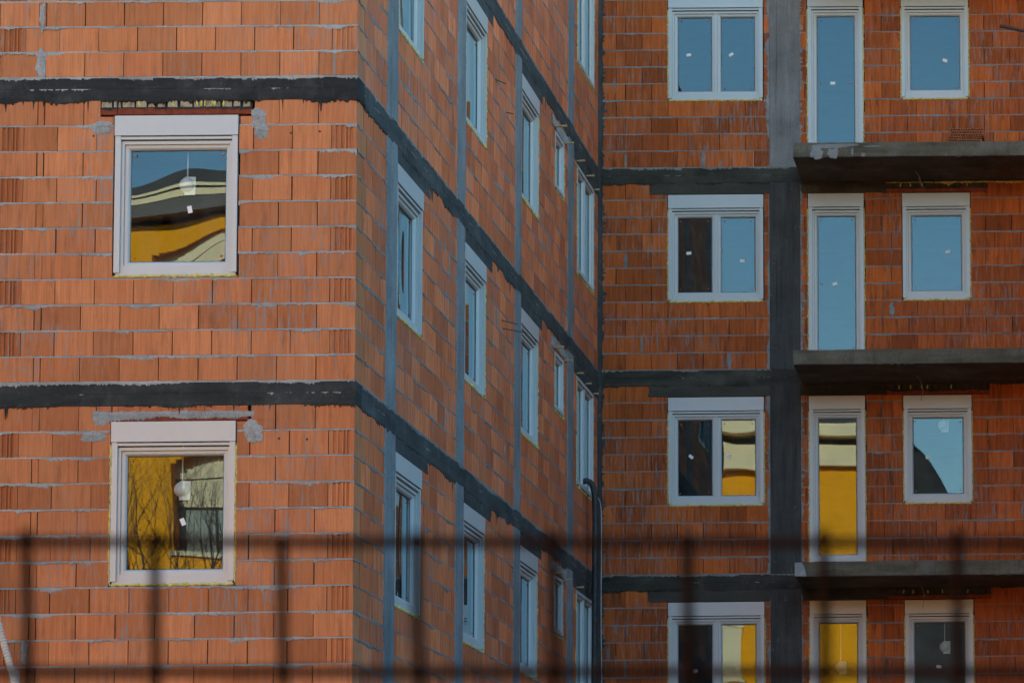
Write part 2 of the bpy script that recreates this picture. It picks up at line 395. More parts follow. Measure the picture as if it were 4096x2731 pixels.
# ---- wall B (side wall)
COLB=[(1.175,1.590),(4.375,4.758),(7.60,7.965),(11.175,11.60)]
hB=wholes(FB)+[(-30,30,ROOF,40)]
for a,b in COLB: hB.append((a,b,-20,20))
LINB=[]
for k in (2,1,0):
    for a,b in ((1.59,3.02),(4.758,6.25),(7.965,9.35)): LINB.append((a,b,k,'c'))
    LINB.append((10.02,11.175,k,'t'))
for k in (3,2,1,0): LINB.append((11.60,13.57,k,'c'))
for a,b,k,t in LINB: hB.append((a,b,H*k-.375-(.035 if a>9.9 else 0),H*k-.22))
offB={}
def edgesB(i,k,rng):
    o=[]
    if i%2==1: o+=[.365,.73,1.095]
    else: o+=[.61,.975]
    for a,b in [(1.59,4.375),(4.758,7.6),(7.965,11.175),(11.6,13.57)]:
        off=.05+.365*rng.random() if (i+k)%2 else .02+.18*rng.random()
        o+=[a]+list(np.arange(a+off,b,.365))+[b]
    return sorted(o)
def extraB(mb,mm,rng):
    for k in KS:
        for i in range(11):
            zt=H*k-.22-i*PITCH
            if zt>ROOF: continue
            if -4.8<zt<9.2: ribbon(mm,FB,0.,.37 if i%2 else .26,zt-PITCH,zt-PITCH+JT,rng,hi=.014,proud=.005,cover=.7)
            fbox(mm,FB,.004,.363 if i%2 else .252,.012,.24,zt-PITCH-.0005,zt-PITCH+JT+.0005)
oB=wall(FB,'side_wall',0.,13.57,KS,edgesB,hB,M['brickB'],M['mortarB'],bld,23,lambda z:-4.8<z<9.2,start=lambda i:.363 if i%2 else .252,hi=.016,cover=.6,proud=.005,jit=.0008,label='streaked orange block wall of the court side',extra=extraB,gapw=.005)
oB.location=(0,0,7.1)
# ---- wall C (rear facade)
hC=wholes(FC)+[(-30,30,ROOF,40)]; COLC=(2.412,2.845)
hC.append((COLC[0],COLC[1],-20,20))
LINC=[]
for k in (3,2,1,0):
    hC.append((.722,2.412,H*k-.380,H*k-.22)); hC.append((2.845,4.05,H*k-.375,H*k-.22)); hC.append((4.05,5.50,H*k-.380,H*k-.22))
def edgesC(i,k,rng):
    p=[(.25 if i%2 else .38)+.365*n for n in range(-1,7)]; p=[x for x in p if x<2.42]
    q=[(4.13 if i%2 else 4.005)+.365*n for n in range(-3,14)]
    return sorted(p+[2.43]+[x for x in q if x>2.86])
oC=wall(FC,'rear_wall',.05,9.0,KS,edgesC,hC,M['brickC'],M['mortarC'],bld,37,lambda z:-2.2<z<9.2,hi=.012,cover=.5,proud=.004,gapw=.007,teeth=.25,tooth=.014,label='deep orange fluted block wall at the back of the court')
oC.location=(0,0,7.1)

# ---- floor bands (ring beams), with cement drips hanging over the blocks
rg=np.random.default_rng(77)
def beam(fr,u0,u1,k,m,d=-.006,th=.25,drip=.02,long=.012,step=.012,det=True,label=None,mortar='mortarA'):
    mb=MB(); z1=H*k; z0=z1-.22; s=.16 if det else 2.
    n=max(2,int((u1-u0)/s)+1); us=np.linspace(u0,u1,n)
    # two formwork boards with a slight step between them
    for a,b,dd in ((z0,z0+.112,0),(z0+.114,z1-.004,.0015)):
        wob=d+dd+rg.normal(0,.0012,n)
        G=np.stack([fr.P(us,th,a),fr.P(us,wob,a),fr.P(us,wob+rg.normal(0,.0006,n),b),fr.P(us,th,b)],1)
        mb.grid(G,close=True)
        for e in (0,n-1):
            q=G[e]; mb.add(q,[[0,1,2,3]] if e==0 else [[3,2,1,0]])
    if det: ribbon(mb,fr,u0,u1,z0,z0+.03,rg,lo=.002,hi=drip,top=0,proud=-d+.004,step=.008,teeth=.35,tooth=.022,cover=.7,long=long)
    o=mb.build('ring_beam',M[m],bld,loc=(0,0,7.1))
    if label: o['label']=label
    if det:
        mm=MB(); ribbon(mm,fr,u0,u1,z0+.110,z0+.1135,rg,lo=.0,hi=.008,top=.004,proud=-d+.0015,step=.01,cover=.45,back=.0); ribbon(mm,fr,u0,u1,z1-.012,z1+.001,rg,lo=.001,hi=.016,top=.003,proud=-d+.004,step=.01,cover=.75); mm.build('mortar',M[mortar],o)
    return o
for k in range(-2,4):
    vis=k in (0,1)
    beam(FA,-7.5,.0062,k,'beamA' if k!=0 else 'beamA2',det=vis,long=.022,drip=.03 if k else .014,th=.24)
    beam(FB,.2402,13.6,k,'beamB',d=-.0058,det=0<=k<=3,drip=.03,mortar='mortarB')
    beam(FC,.05,9.0,k,'beamC',d=-.012,det=0<=k<=3,long=.004,mortar='mortarC')
# lintels
def lintel(fr,u0,u1,z0,z1,m,d=-.003,ragged=True):
    mb=MB(); fbox(mb,fr,u0,u1,d,.22,z0,z1)
    if ragged:
        ribbon(mb,fr,z0,z1,u1-.01,u1,rg,axis='z',lo=0,hi=.0,top=.03,proud=.006,step=.012)
        ribbon(mb,fr,z0,z1,u0,u0+.01,rg,axis='z',lo=0.004,hi=.02,top=.0,proud=.006,step=.012)
    o=mb.build('lintel',M[m],bld,loc=(0,0,7.1)); return o
def tile_lintel(fr,u0,u1,z0,z1,kind,m='tile',d=-.002,stubm='stub',nf=9):
    """rows of small ribbed tiles laid flat, broken blocks and cement between them"""
    hgt=z1-z0; o=None
    mb=MB(); th=.062 if kind=='stub' else .045
    # ribbed tile row: boxes with horizontal ribs
    n=int((u1-u0)/.10+.5); us=np.linspace(u0,u1,n+1)
    for a,b in zip(us[:-1],us[1:]):
        fbox(mb,fr,a+.001,b-.001,d+.006,.2,z0,z0+th)
        for j in range(6 if kind=='stub' else 4): zz=z0+.003+j*.0098; fbox(mb,fr,a+.001,b-.001,d+rg.normal(0,.001),d+.007,zz,zz+.0062)
    o=mb.build('lintel',M[m],bld,loc=(0,0,7.1)); o['label']='lintel row of ribbed red tiles with rubble above it'
    ms=MB(); u=u0+.005
    if kind=='stub':
        while u<u1-.05:
            w_=.055+.055*rg.random(); dd=rg.normal(.004,.003); zz=z0+th+.006
            fbox(ms,fr,u,min(u+w_,u1),dd,.15,zz+rg.random()*.006,z1+.01,None,rg.normal(0,.003,4)); u+=w_+.014+.018*rg.random()
        ms.build('broken_block',M[stubm],o)
        fbox(mb2:=MB(),fr,u0,u1,.02,.2,z0+th,z1-.002); ribbon(mb2,fr,u0,u1,z0+th-.004,z0+th+.008,rg,hi=.014,proud=.006,cover=.8); mb2.build('mortar',M['beamA2'],o)
        for j in range(nf):
            mf=MB(); uu=u0+.15+(u1-u0-.3)*rg.random(); zc=z0+th+.04
            mf.tube([fr.P(uu+.004*rg.normal(),-.004,zc+t*.03) for t in (-1,-.3,.3,1)],[.004,.012,.010,.003],6)
            mf.build('foam_blob',M['foam'],o,smooth=True)
    else:
        while u<u1-.05:
            w_=.20; 
            fbox(ms,fr,u,min(u+w_-.004,u1),.006,.15,z1-.058,z1+.004)
            for j in range(4): zz=z1-.056+j*.0145; fbox(ms,fr,u,min(u+w_-.004,u1),rg.normal(0,.001),.007,zz,zz+.010)
            u+=w_
        ms.build('ribbed_tile',M['tileo'],o)
        mb2=MB(); fbox(mb2,fr,u0,u1,.008,.2,z0+th,z1-.056)
        ribbon(mb2,fr,u0-.03,u1+.05,z0+th-.006,z1-.056,rg,lo=.004,hi=.032,top=.016,proud=.007,cover=.9); mb2.build('mortar',M['mortarA'],o)
    return o
tile_lintel(FA,-2.395,-.985,H-.352,H-.22,'stub')
tile_lintel(FA,-2.395,-.985,-.362,-.222,'cement')
for k in (3,2,1,0):
    lintel(FC,.724,2.411,H*k-.378,H*k-.2205,'lintC',d=-.008)
    lintel(FC,2.846,4.049,H*k-.375,H*k-.2205,'beamC',d=-.006)
    tile_lintel(FC,4.051,5.499,H*k-.371,H*k-.221,'stub',stubm='lintC',nf=5)
    if k in (2,3):
        m_=MB(); ribbon(m_,FC,4.04,9.0,H*k-.235,H*k-.222,rg,lo=.004,hi=.03,top=0,proud=.02,step=.02,cover=.8); part(m_,'foam_strip','foam')
for a,b,k,t in LINB:
    lo=H*k-.375-(.035 if a>9.9 else 0)
    if t=='c': lintel(FB,a+.001,b-.001,lo+.001,H*k-.2205,'beamB',d=-.002)
    else:
        tile_lintel(FB,a+.001,b-.001,lo+.004,H*k-.221,'cement',m='tileo')

# ---- columns
def column(fr,u0,u1,z0,z1,m,d=-.008,seam='mortarB',hi=.018,boards=4,vis=True,label=None):
    mb=MB(); n=int((z1-z0)/.15)+2; zs=np.linspace(z0,z1,n)
    # rounded arrises and faint vertical board marks
    e=np.linspace(u0,u1,boards+1); U=[u0,u0+.006]
    prof=[(u0,.22),(u0,d+.007),(u0+.007,d)]
    for x in e[1:-1]: dj=rg.normal(0,.0012); prof+=[(x-.0025,d+dj),(x,d+dj+.0025),(x+.0025,d+dj)]
    prof+=[(u1-.007,d),(u1,d+.007),(u1,.22)]
    G=np.stack([fr.P(np.full(n,p[0])+(rg.normal(0,.0006,n) if p[1]<.1 else 0),p[1]+rg.normal(0,.0007,n),zs) for p in prof],1)
    mb.grid(G)
    o=mb.build('column',M[m],bld,loc=(0,0,7.1))
    if label: o['label']=label
    if vis:
        mm=MB()
        ribbon(mm,fr,z0,z1,u0-.004,u0+.002,rg,axis='z',lo=.003,hi=hi,top=0,proud=.006,step=.014,cover=.8)
        ribbon(mm,fr,z0,z1,u1-.002,u1+.002,rg,axis='z',lo=.0,hi=0,top=hi*1.4,proud=.006,step=.014,cover=.8)
        mm.build('mortar',M[seam],o)
    return o
for k in KS:
    for j,(a,b) in enumerate(COLB): column(FB,a,b,H*(k-1),min(ROOF,H*k-.22),'colB',vis=k<4)
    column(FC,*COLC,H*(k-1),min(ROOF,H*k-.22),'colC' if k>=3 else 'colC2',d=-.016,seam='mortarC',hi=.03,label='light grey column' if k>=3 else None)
mb=MB(); 
for z in np.arange(-7.1,9.1,.29): fbox(mb,FC,-.2,.05+rg.normal(0,.003),-.055+rg.normal(0,.002),.2,z,z+.2895)
ribbon(mb,FC,-3,9,.04,.05,rg,axis='z',lo=0,hi=.0,top=.05,proud=.006,step=.02)
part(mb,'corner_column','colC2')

# ---- balconies
def balcony(k,yf,label=None):
    mb=MB(); x0,x1=2.868,9.0; n=60; us=np.linspace(x0,x1,n); z1=H*k-.002; z0=z1-.205
    G=[]
    for (d,z) in ((D-.013,z0),(yf+.01,z0),(yf,z0+.01),(yf,z0+.10),(yf+.003,z0+.103),(yf+.002,z1-.012),(yf+.012,z1),(D-.013,z1)):
        g=np.stack([us,np.full(n,d)+(rg.normal(0,.0015,n) if d<D-.1 else 0),np.full(n,z)+(rg.normal(0,.002,n) if d<D-.1 else 0)],1); G.append(g)
    G=np.stack(G,1); mb.grid(G,close=True)
    for e in (0,-1):
        q=G[e]; c=np.stack([q[0],q[1],q[2],q[3],q[4],q[5],q[6],q[7]]); f=[[0,1,2,7],[7,2,3,6],[6,3,4,5]]
        mb.add(c,f if e==0 else [x[::-1] for x in f])
    o=part(mb,'balcony_slab','balc'); 
    if label: o['label']=label
    m2=MB(); ribbon(m2,Fr((0,yf,0),(1,0,0),(0,1,0)),x0+.02,x1,z0,z0+.008,rg,lo=.001,hi=.006,top=0,proud=.002,step=.03,back=.02); m2.build('drip_edge',M['lintC'],o)
    return o
balcony(3,D-1.24); balcony(2,D-1.24); balcony(1,D-1.30); balcony(0,D-1.22)
mb=MB(); mb.tube([(2.95,D-1.243+.0,-.05)]+[(2.95+.01,D-1.243,-.06)],.001,4)  # tiny trowel mark
# white cement patch on the end of the lowest slab
mb=MB(); G=np.array([[(2.869,0,-.012),(2.97,0,-.014)],[(2.869,0,-.09),(3.0,0,-.085)],[(2.869,0,-.2),(3.03,0,-.203)]]); G[...,1]=D-1.2235
mb.grid(G[:,::-1]); p=part(mb,'cement_patch','mortarA','pale cement patch on the slab corner')

def patch(fr,u,z,w_,h_,m,seed,d=-.0045):
    rg3=np.random.default_rng(seed); n=40; a=np.arange(n)*2*math.pi/n
    r=.62+.5*nz(n,rg3,4)+.25*rg3.random(n); r[-3:]=np.linspace(r[-3],r[0],3)
    ring=[]
    for q,dd in ((1.04,.008),(1.,d*.3),(.85,d),(.45,d*1.5),(.04,d*1.8)):
        ring.append(fr.P(u+w_/2*np.sign(np.cos(a))*np.abs(np.cos(a))**.7*r*q,dd+rg3.normal(0,.0006,n),z+h_/2*np.sin(a)*(r+.35*rg3.random(n)*(np.sin(a)<0))*q))
    mb=MB(); mb.grid(np.stack(ring)[:, ::-1],close=True); part(mb,'mortar_patch',m)
for j,(u,z,w_,h_) in enumerate([(-2.955,3.50,.055,.27),(-2.965,3.03,.085,.27),(-2.40,2.43,.21,.11),(-.925,2.50,.15,.16),(-.90,2.38,.14,.14),(-2.44,-.50,.23,.10),(-.96,-.43,.17,.13),(-2.33,-.33,.17,.13),(-.92,-.52,.14,.10),
    (-3.10,-2.78,.09,.26),(-3.02,-2.50,.06,.22),(-2.98,-3.0,.10,.22),(-1.6,1.33,.001,.001)]): patch(FA,u,z,w_,h_,'mortarA',900+j,-.006)
rg4=np.random.default_rng(41)
for j in range(34):
    k=int(rg4.integers(-1,4)); i=int(rg4.integers(0,11)); right=rg4.random()<.62
    u=(4.13 if i%2 else 4.005)+.365*int(rg4.integers(-1,6)) if right else (.25 if i%2 else .38)+.365*int(rg4.integers(0,6))
    z=H*k-.22-i*PITCH-.116
    if z<-1.8 or z>8.4: continue
    if any(h[0]-.06<u<h[1]+.06 and h[2]-.15<z<h[3]+.15 for h in hC[:-1] if h[1]<20): continue
    patch(FC,u,z,rg4.uniform(.025,.07),rg4.uniform(.16,.26),'mortarC',300+j)
for j in range(44):
    k=int(rg4.integers(0,4)); i=int(rg4.integers(0,11)); u=rg4.uniform(1.7,11.0); z=H*k-.22-i*PITCH-.116
    if any(h[0]-.06<u<h[1]+.06 and h[2]-.15<z<h[3]+.15 for h in hB): continue
    patch(FB,u,z,rg4.uniform(.03,.06),.22,'mortarB',400+j,-.003)
# dark fixing holes drilled in the blocks beside the near windows
for (u,z) in [(-2.90,2.35),(-2.46,2.345),(-.62,2.36),(-.35,2.372),(-2.50,-.56),(-.70,-.54),(-.44,-.55)]:
    m_=MB(); m_.tube([FA.P(u,-.0025,z),FA.P(u,.02,z)],.011,8); part(m_,'anchor_hole','gasket')
FBAL=Fr((0,D-1.243,0),(1,0,0),(0,1,0))
for j,(u,z,w_,h_) in enumerate([(3.35,5.745,.5,.05),(3.18,5.66,.18,.15),(3.42,5.65,.16,.13),(3.62,5.755,.35,.035),(3.68,5.66,.03,.10),(3.95,5.735,.25,.02),(3.83,5.62,.05,.05)]): patch(FBAL,u,z,w_,h_,'mortarC',950+j,-.002)
# ---- shell: floors, partitions, roof, plinth
def wbox(*b):
    m_=MB(); m_.box(*b); return m_
for k in range(-2,4):
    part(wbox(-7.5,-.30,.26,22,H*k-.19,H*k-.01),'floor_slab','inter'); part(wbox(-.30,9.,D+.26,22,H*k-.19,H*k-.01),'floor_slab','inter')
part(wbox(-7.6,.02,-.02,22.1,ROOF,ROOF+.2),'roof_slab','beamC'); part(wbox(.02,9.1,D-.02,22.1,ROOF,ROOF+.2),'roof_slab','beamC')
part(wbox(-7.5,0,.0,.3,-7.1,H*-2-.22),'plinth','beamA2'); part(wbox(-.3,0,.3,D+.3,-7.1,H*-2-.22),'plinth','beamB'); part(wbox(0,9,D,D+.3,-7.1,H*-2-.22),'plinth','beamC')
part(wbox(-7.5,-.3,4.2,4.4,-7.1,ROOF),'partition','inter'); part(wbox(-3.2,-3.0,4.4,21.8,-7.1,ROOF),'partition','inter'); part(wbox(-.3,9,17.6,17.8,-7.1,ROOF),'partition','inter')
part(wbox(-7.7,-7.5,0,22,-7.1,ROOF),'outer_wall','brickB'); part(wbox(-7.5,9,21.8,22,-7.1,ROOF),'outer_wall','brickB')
part(wbox(9.0,9.3,7.0,22,-7.1,ROOF),'outer_wall','brickB')  # unseen wing side, run forward into the court to darken the rear wall

# ------------------------------------------------------------------ windows
def loops(mb,L):
    """L: list of (x0,z0,x1,z1,y) rectangles; quads between successive loops"""
    G=np.array([[(a,y,b),(c,y,b),(c,y,d),(a,y,d)] for a,b,c,d,y in L],float)
    mb.grid(G[:, ::-1],close=True)
def pane_mesh(x0,z0,x1,z1,y,twist,seed,tilt=0):
    rg2=np.random.default_rng(seed); nx,nz_=22,26
    X,Z=np.meshgrid(np.linspace(0,1,nx),np.linspace(0,1,nz_),indexing='ij')
    w_,h_=x1-x0,z1-z0
    ph=rg2.random(6)*6.28
    Y=twist[0]*(X-.5)*(Z-.5)+twist[1]*np.sin(math.pi*Z)*(1-.3*np.sin(math.pi*X))
    Y+=abs(twist[0])*.02*np.sin(7*X+ph[0])*np.sin(5*Z+ph[1])+.00005*np.sin(9*Z+ph[2]+2*X)+.00004*np.sin(11*X+ph[3]+2*Z)
    Y+=-math.tan(tilt)*(X-.5)*w_
    if tilt: Y+=.0016*np.sin(14*X+ph[4]+1.5*np.sin(3*Z))
    G=np.stack([x0+X*w_,y+Y,z0+Z*h_],-1)
    mb=MB(); mb.grid(G); return mb
def foam_line(mb,pts,rng,r=.012,step=.022,flat=1.):
    pts=np.array(pts,float); L=np.linalg.norm(pts[1]-pts[0]); n=max(4,int(L/step)); t=np.linspace(0,1,n)[:,None]
    P=pts[0]*(1-t)+pts[1]*t+rng.normal(0,.0025,(n,3)); rr=r*(.45+.55*rng.random(n)+.7*(rng.random(n)<.08)); rr[[0,-1]]*=.4
    mb.tube(P,rr,6)
wcount=0
def window(fr,u0,w_,zt,h,kind,label,opt):
    global wcount; wcount+=1; rng=np.random.default_rng(100+wcount)
    o3=fr.P(u0,0,zt-h); base=None
    g=.053; bh=.19; boxed=kind in('single','double','door')
    F=MB()
    if boxed:
        ft=h-bh-.045; fl,frr,fb=g,w_-g,0.
        loops(F,[(fl,fb,frr,ft,.12),(fl,fb,frr,ft,.03),(fl+.026,fb+.066,frr-.026,ft-.030,.03),(fl+.026,fb+.066,frr-.026,ft-.030,.12)])
        F.box(fl,frr,.004,.05,h-bh-.034,h-bh-.010)       # slat end strip under the box
        inner=(fl+.026,fb+.066,frr-.026,ft-.030)
        if kind!='door':
            F.box(.012,w_-.012,.018,.16,-.032,-.001)
            for xx in (.10,w_-.14): F.box(xx,xx+.03,.027,.031,.014,.021)
    else:
        loops(F,[(0,0,w_,h,.12),(0,0,w_,h,-.004),(.045,.05,w_-.045,h-.045,-.004),(.045,.05,w_-.045,h-.045,.12)])
        inner=(.045,.05,w_-.045,h-.045)
    win=F.build('window' if kind!='door' else 'balcony_door',M['white'],bld,loc=(o3[0],o3[1],o3[2]+7.1),rotz=fr.rot)
    if label: win['label']=label
    def sub(mb,name,m,**k): return mb.build(name,M[m],win,**k)
    if boxed:
        b=MB(); b.box(-.004,w_+.004,-.009,.17,h-bh+.012,h); b.box(-.004,w_+.004,-.012,.16,h-bh,h-bh+.0115); sub(b,'shutter_box','rail')
        for x0 in (0,w_-g):
            b=MB(); b.box(x0,x0+g,0,.028,-.004 if kind!='door' else 0,h-bh-.001); b.box(x0+.004,x0+g-.004,.028,.075,0,h-bh-.002)
            b.tube([(x0+g/2,-.002,h-bh-.10),(x0+g/2,.001,h-bh-.10)],.005,6); sub(b,'guide_rail','rail')
    sy=.052 if boxed else .02; gy=.088 if boxed else .06; sw=.048
    ix0,iz0,ix1,iz1=inner; cells=[(ix0,ix1)]
    if kind in('double','bare2'):
        mid=(ix0+ix1)/2; b=MB(); b.box(mid-.022,mid+.022,sy-.012,.11,iz0,iz1); sub(b,'mullion','white'); cells=[(ix0,mid-.022),(mid+.022,ix1)]
    stick=opt.get('stick',[None,None])
    for ci,(a,b_) in enumerate(cells):
        S=MB(); e=.002
        L=[(a+e,iz0+e,b_-e,iz1-e,.118),(a+e,iz0+e,b_-e,iz1-e,sy)]
        for ins,y in ((.024,sy),(.030,sy+.002),(.038,sy+.010),(.044,sy+.022),(sw,gy-.004),(sw,gy+.02)): L.append((a+ins,iz0+ins,b_-ins,iz1-ins,y))
        loops(S,L); sub(S,'sash','white')
        gk=MB(); loops(gk,[(a+sw,iz0+sw,b_-sw,iz1-sw,gy-.006),(a+sw+.004,iz0+sw+.004,b_-sw-.004,iz1-sw-.004,gy-.002)]); sub(gk,'gasket','gasket')
        px0,pz0,px1,pz1=a+sw-.002,iz0+sw-.002,b_-sw+.002,iz1-sw+.002
        tilt=opt.get('tilt',0) if ci==0 else 0
        yy=gy+.002+abs(math.tan(tilt))*(px1-px0)/2
        sub(pane_mesh(px0,pz0,px1,pz1,yy,opt.get('twist',(.001,.001)),500+wcount*2+ci,tilt),'pane','glass',smooth=True)
        pw,ph_=px1-px0,pz1-pz0
        if boxed:
            zs=[.05,ph_-.05]+([ph_*.5] if kind=='door' else [])
            for zc in zs:
                for xc in (.045,pw-.045):
                    c=MB(); xx=px0+xc+rng.normal(0,.006); zz=pz0+zc+rng.normal(0,.006); ysh=yy-math.tan(tilt)*(xc-pw/2)
                    c.box(xx-.0075,xx+.0075,ysh-.013,ysh-.005,zz-.0075,zz+.0075); sub(c,'spacer_clip','red')
        s=stick[ci] if ci<len(stick) else None
        if s:
            c=MB(); cx=px0+s[0]*pw; cz=pz0+s[1]*ph_; ca,sa=math.cos(s[2]),math.sin(s[2]); ww,hh=(.034,.021) if fr is FC else (.021,.034)
            ysh=yy-math.tan(tilt)*(s[0]-.5)*pw-.006
            q=[(cx+x*ca-z*sa,ysh+d,cz+x*sa+z*ca) for d in (0,.001) for x,z in ((-ww,-hh),(ww,-hh),(ww,hh),(-ww,hh))]
            c.hexa([q[0],q[1],q[5],q[4],q[3],q[2],q[6],q[7]]); sub(c,'paper_label','paper')
    fm=opt.get('foam','')
    if fm:
        f=MB(); yb=.004
        if 'b' in fm: foam_line(f,[(0,yb,-.040),(w_,yb,-.040)],rng,.019)
        if 'l' in fm: foam_line(f,[(-.009,yb,-.03),(-.009,yb,h-(bh if boxed else .0)-.02)],rng,.011)
        if 'r' in fm: foam_line(f,[(w_+.010,yb,-.03),(w_+.010,yb,h-(bh if boxed else 0)-.02)],rng,.011)
        sub(f,'foam','foam',smooth=True)
    return win
for w__ in W: window(*w__)

# ---- rebar stubs sticking out of the side wall
def rebar(y,z,l,dy=.0,dz=.02):
    m_=MB(); m_.tube([(-.05,y,z),(l,y+dy,z+dz)],.006,6); part(m_,'rebar_stub','steel')
rebar(6.75,2.10,.14,.3,0); rebar(6.85,2.02,.22,.3,.0); rebar(6.3,4.85,.10,.2,-.02); rebar(7.0,4.65,.07,.1,0)
rebar(1.0,1.0,.001)

# ------------------------------------------------------------------ loose things
def wedge(y,z,l,label,tip=.0):
    m_=MB(); G=[(0,-.02,-.012),(0,.02,-.012),(0,.02,.012),(0,-.02,.012)]
    m_.hexa([(-.03,-.018,-.004),(l,-.018,-.012),(l,.018,-.012),(-.03,.018,-.004),(-.03,-.018,.004),(l,-.018,.014),(l,.018,.014),(-.03,.018,.004)])
    o=m_.build('wooden_wedge',M['wood'],None,loc=(0.0,y,z)); tag(o,label,'wooden wedge','wooden wedges stuck above the side wall windows'); o.rotation_euler=(0,R(-2),R(tip)); return o
WED=[(10.15,2,-.42,.17,'long thin wooden wedge with a nail above the top small window of the side wall'),
 (10.93,2,-.42,.12,'wooden wedge at the right corner of the top small side wall window'),
 (11.85,2,-.40,.11,'wooden wedge above the left corner of the upper double window in the side wall'),
 (12.60,2,-.40,.11,'wooden wedge above the middle post of the upper double window in the side wall'),
 (13.28,2,-.41,.07,'short wooden wedge at the right corner of the upper double window in the side wall'),
 (10.20,1,-.41,.13,'wooden wedge above the left side of the middle small window in the side wall'),
 (10.93,1,-.43,.12,'wooden wedge beside the right top corner of the middle small window in the side wall'),
 (11.90,1,-.40,.09,'wooden wedge above the left corner of the middle double window in the side wall'),
 (12.60,1,-.40,.08,'wooden wedge above the middle post of the middle double window in the side wall'),
 (13.25,1,-.41,.07,'short wooden wedge at the right corner of the middle double window in the side wall'),
 (10.30,0,-.42,.12,'wooden wedge above the lowest small window in the side wall'),
 (10.92,0,-.43,.11,'wooden wedge at the right top corner of the lowest small window in the side wall'),
 (11.90,0,-.40,.10,'wooden wedge above the lowest double window just left of the black pipe')]
for y,k,dz,l,lb in WED: wedge(y,H*k+dz+.01,l,lb,0)

def wire(name,pts,r,m,label,cat,group=None,sm=24):
    pts=np.array(pts,float); t=np.linspace(0,len(pts)-1,sm); i=np.clip(t.astype(int),0,len(pts)-2); f=(t-i)[:,None]
    # catmull-rom
    p=np.vstack([2*pts[0]-pts[1],pts,2*pts[-1]-pts[-2]]); a,b,c,d=p[i],p[i+1],p[i+2],p[i+3]
    Q=.5*((2*b)+(c-a)*f+(2*a-5*b+4*c-d)*f**2+(3*b-a-3*c+d)*f**3)
    mb=MB(); mb.tube(Q-Q[0],r,6); o=mb.build(name,M[m],None,loc=Q[0],smooth=True); return tag(o,label,cat,group)
# filled in below from measured wall positions
yc=D-.03
wire('loose_cable',[(4.0,yc,H*2-.40),(4.10,yc-.02,H*2-.60),(4.145,yc,H*2-.95),(4.135,yc,H*2-1.3),(4.06,yc,H*2-1.72),(4.0,yc,H*2-2.05),(3.99,yc,H*2-2.30)],.0045,'cable','pale loose cable bowing between the tall blue door and the window, second row','cable','loose cables hanging on the rear wall')
wire('loose_cable',[(3.96,yc,H-.42),(4.01,yc-.02,H-.7),(4.05,yc,H-1.2),(4.08,yc,H-1.6),(4.12,yc,H-2.2),(4.10,yc,H-2.5),(4.05,yc,H-2.85)],.004,'cable','thin grey cable hanging beside the tall door that reflects yellow, third row','cable','loose cables hanging on the rear wall')
wire('loose_cable',[(3.98,yc,-.40),(3.985,yc,-1.0),(3.99,yc,-1.6),(3.99,yc,-2.2)],.0045,'cable','grey cable hanging straight between the bottom door and bottom window','cable','loose cables hanging on the rear wall')
for k,lb in ((2,'short curved cable end hanging from the underside of the top balcony'),(1,'short curved cable end hanging from the middle balcony over a shutter box'),(0,'short cable end hanging from the lowest balcony over a shutter box')):
    ys=D-.5; z=H*k-.207
    wire('cable_end',[(4.50,ys,z),(4.56,ys-.02,z-.09),(4.585,ys-.02,z-.2),(4.56 if k<2 else 4.63,ys,z-.36 if k<2 else z-.24)],.005,'cable',lb,'cable','cable ends hanging under the balconies')
# black pipe out of the double window, white cable next to it
wire('drain_pipe',[(-.10,12.55,1.10),(.03,12.56,1.16),(.11,12.60,1.05),(.13,12.62,.7),(.13,12.60,0),(.13,12.58,-1.2),(.13,12.55,-2.4),(.13,12.5,-6.9)],.042,'blackpipe','thick dusty black pipe bending out of a double window and hanging down the inner corner','pipe',sm=60)
wire('white_cable',[(.02,13.20,1.00),(.06,13.15,1.04),(.09,13.3,.95),(.10,13.32,.6),(.10,13.30,-.6),(.11,13.32,-1.8),(.11,13.3,-3),(.11,13.3,-7)],.006,'wcable','thin white cable hanging beside the black pipe in the inner corner','cable',sm=40)
# scaffold tube reaching in from the right
m_=MB(); m_.tube([(0,0,0),(3.0,.2,-.62)],.024,12); o=m_.build('scaffold_tube',M['steel'],None,loc=(5.72,D-1.0,7.50)); tag(o,'dark metal tube sticking into the court at the right above the top balcony','tube')
# corrugated hose leaning at the left
def hose():
    t=np.linspace(0,1,260)[:,None]; a=np.array((-3.345,-.3,-1.62)); b=np.array((-2.99,-.3,-2.831)); c=np.array((-2.0,-.5,-7.0))
    P=np.vstack([a*(1-t)+b*t, b*(1-t)+c*t]); r=.030+.0022*np.sign(np.sin(np.arange(len(P))*1.05))
    r[260:]=.030
    mb=MB(); mb.tube(P-P[-1],r,12); o=mb.build('corrugated_hose',M['hose'],None,loc=P[-1]); tag(o,'pale corrugated hose leaning across the bottom left corner of the near wall','hose')
hose()
# two hollow bricks on the top balcony
def hollow(loc,rz,label,tall=.11,w_=.46):
    mb=MB(); d=.24; t=.007
    nx,nzc=13,3; xs=np.linspace(-w_/2,w_/2,nx+1); zs=np.linspace(0,tall,nzc+1)
    for zz in zs: mb.box(-w_/2,w_/2,-d/2,d/2,max(0,zz-t/2),min(tall,zz+t/2)+.0001*zz)
    for r_ in range(nzc):
        off=.5*(r_%2)
        for j in range(nx+1):
            x=xs[0]+(j+off)*(w_/nx)
            if x>w_/2: x=w_/2-t/2
            mb.box(max(-w_/2+.0002,x-t/2),min(w_/2-.0002,x+t/2),-d/2+.0012,d/2-.001,zs[r_]+t/2,zs[r_+1]-t/2)
    mb.box(-w_/2+.001,w_/2-.001,d/2-.02,d/2-.003,.003,tall-.003)
    o=mb.build('hollow_brick',M['tileo'],None,loc=loc,rotz=rz); o.rotation_euler=(0,R(1.0),rz); tag(o,label,'hollow brick','hollow bricks on the top balcony')
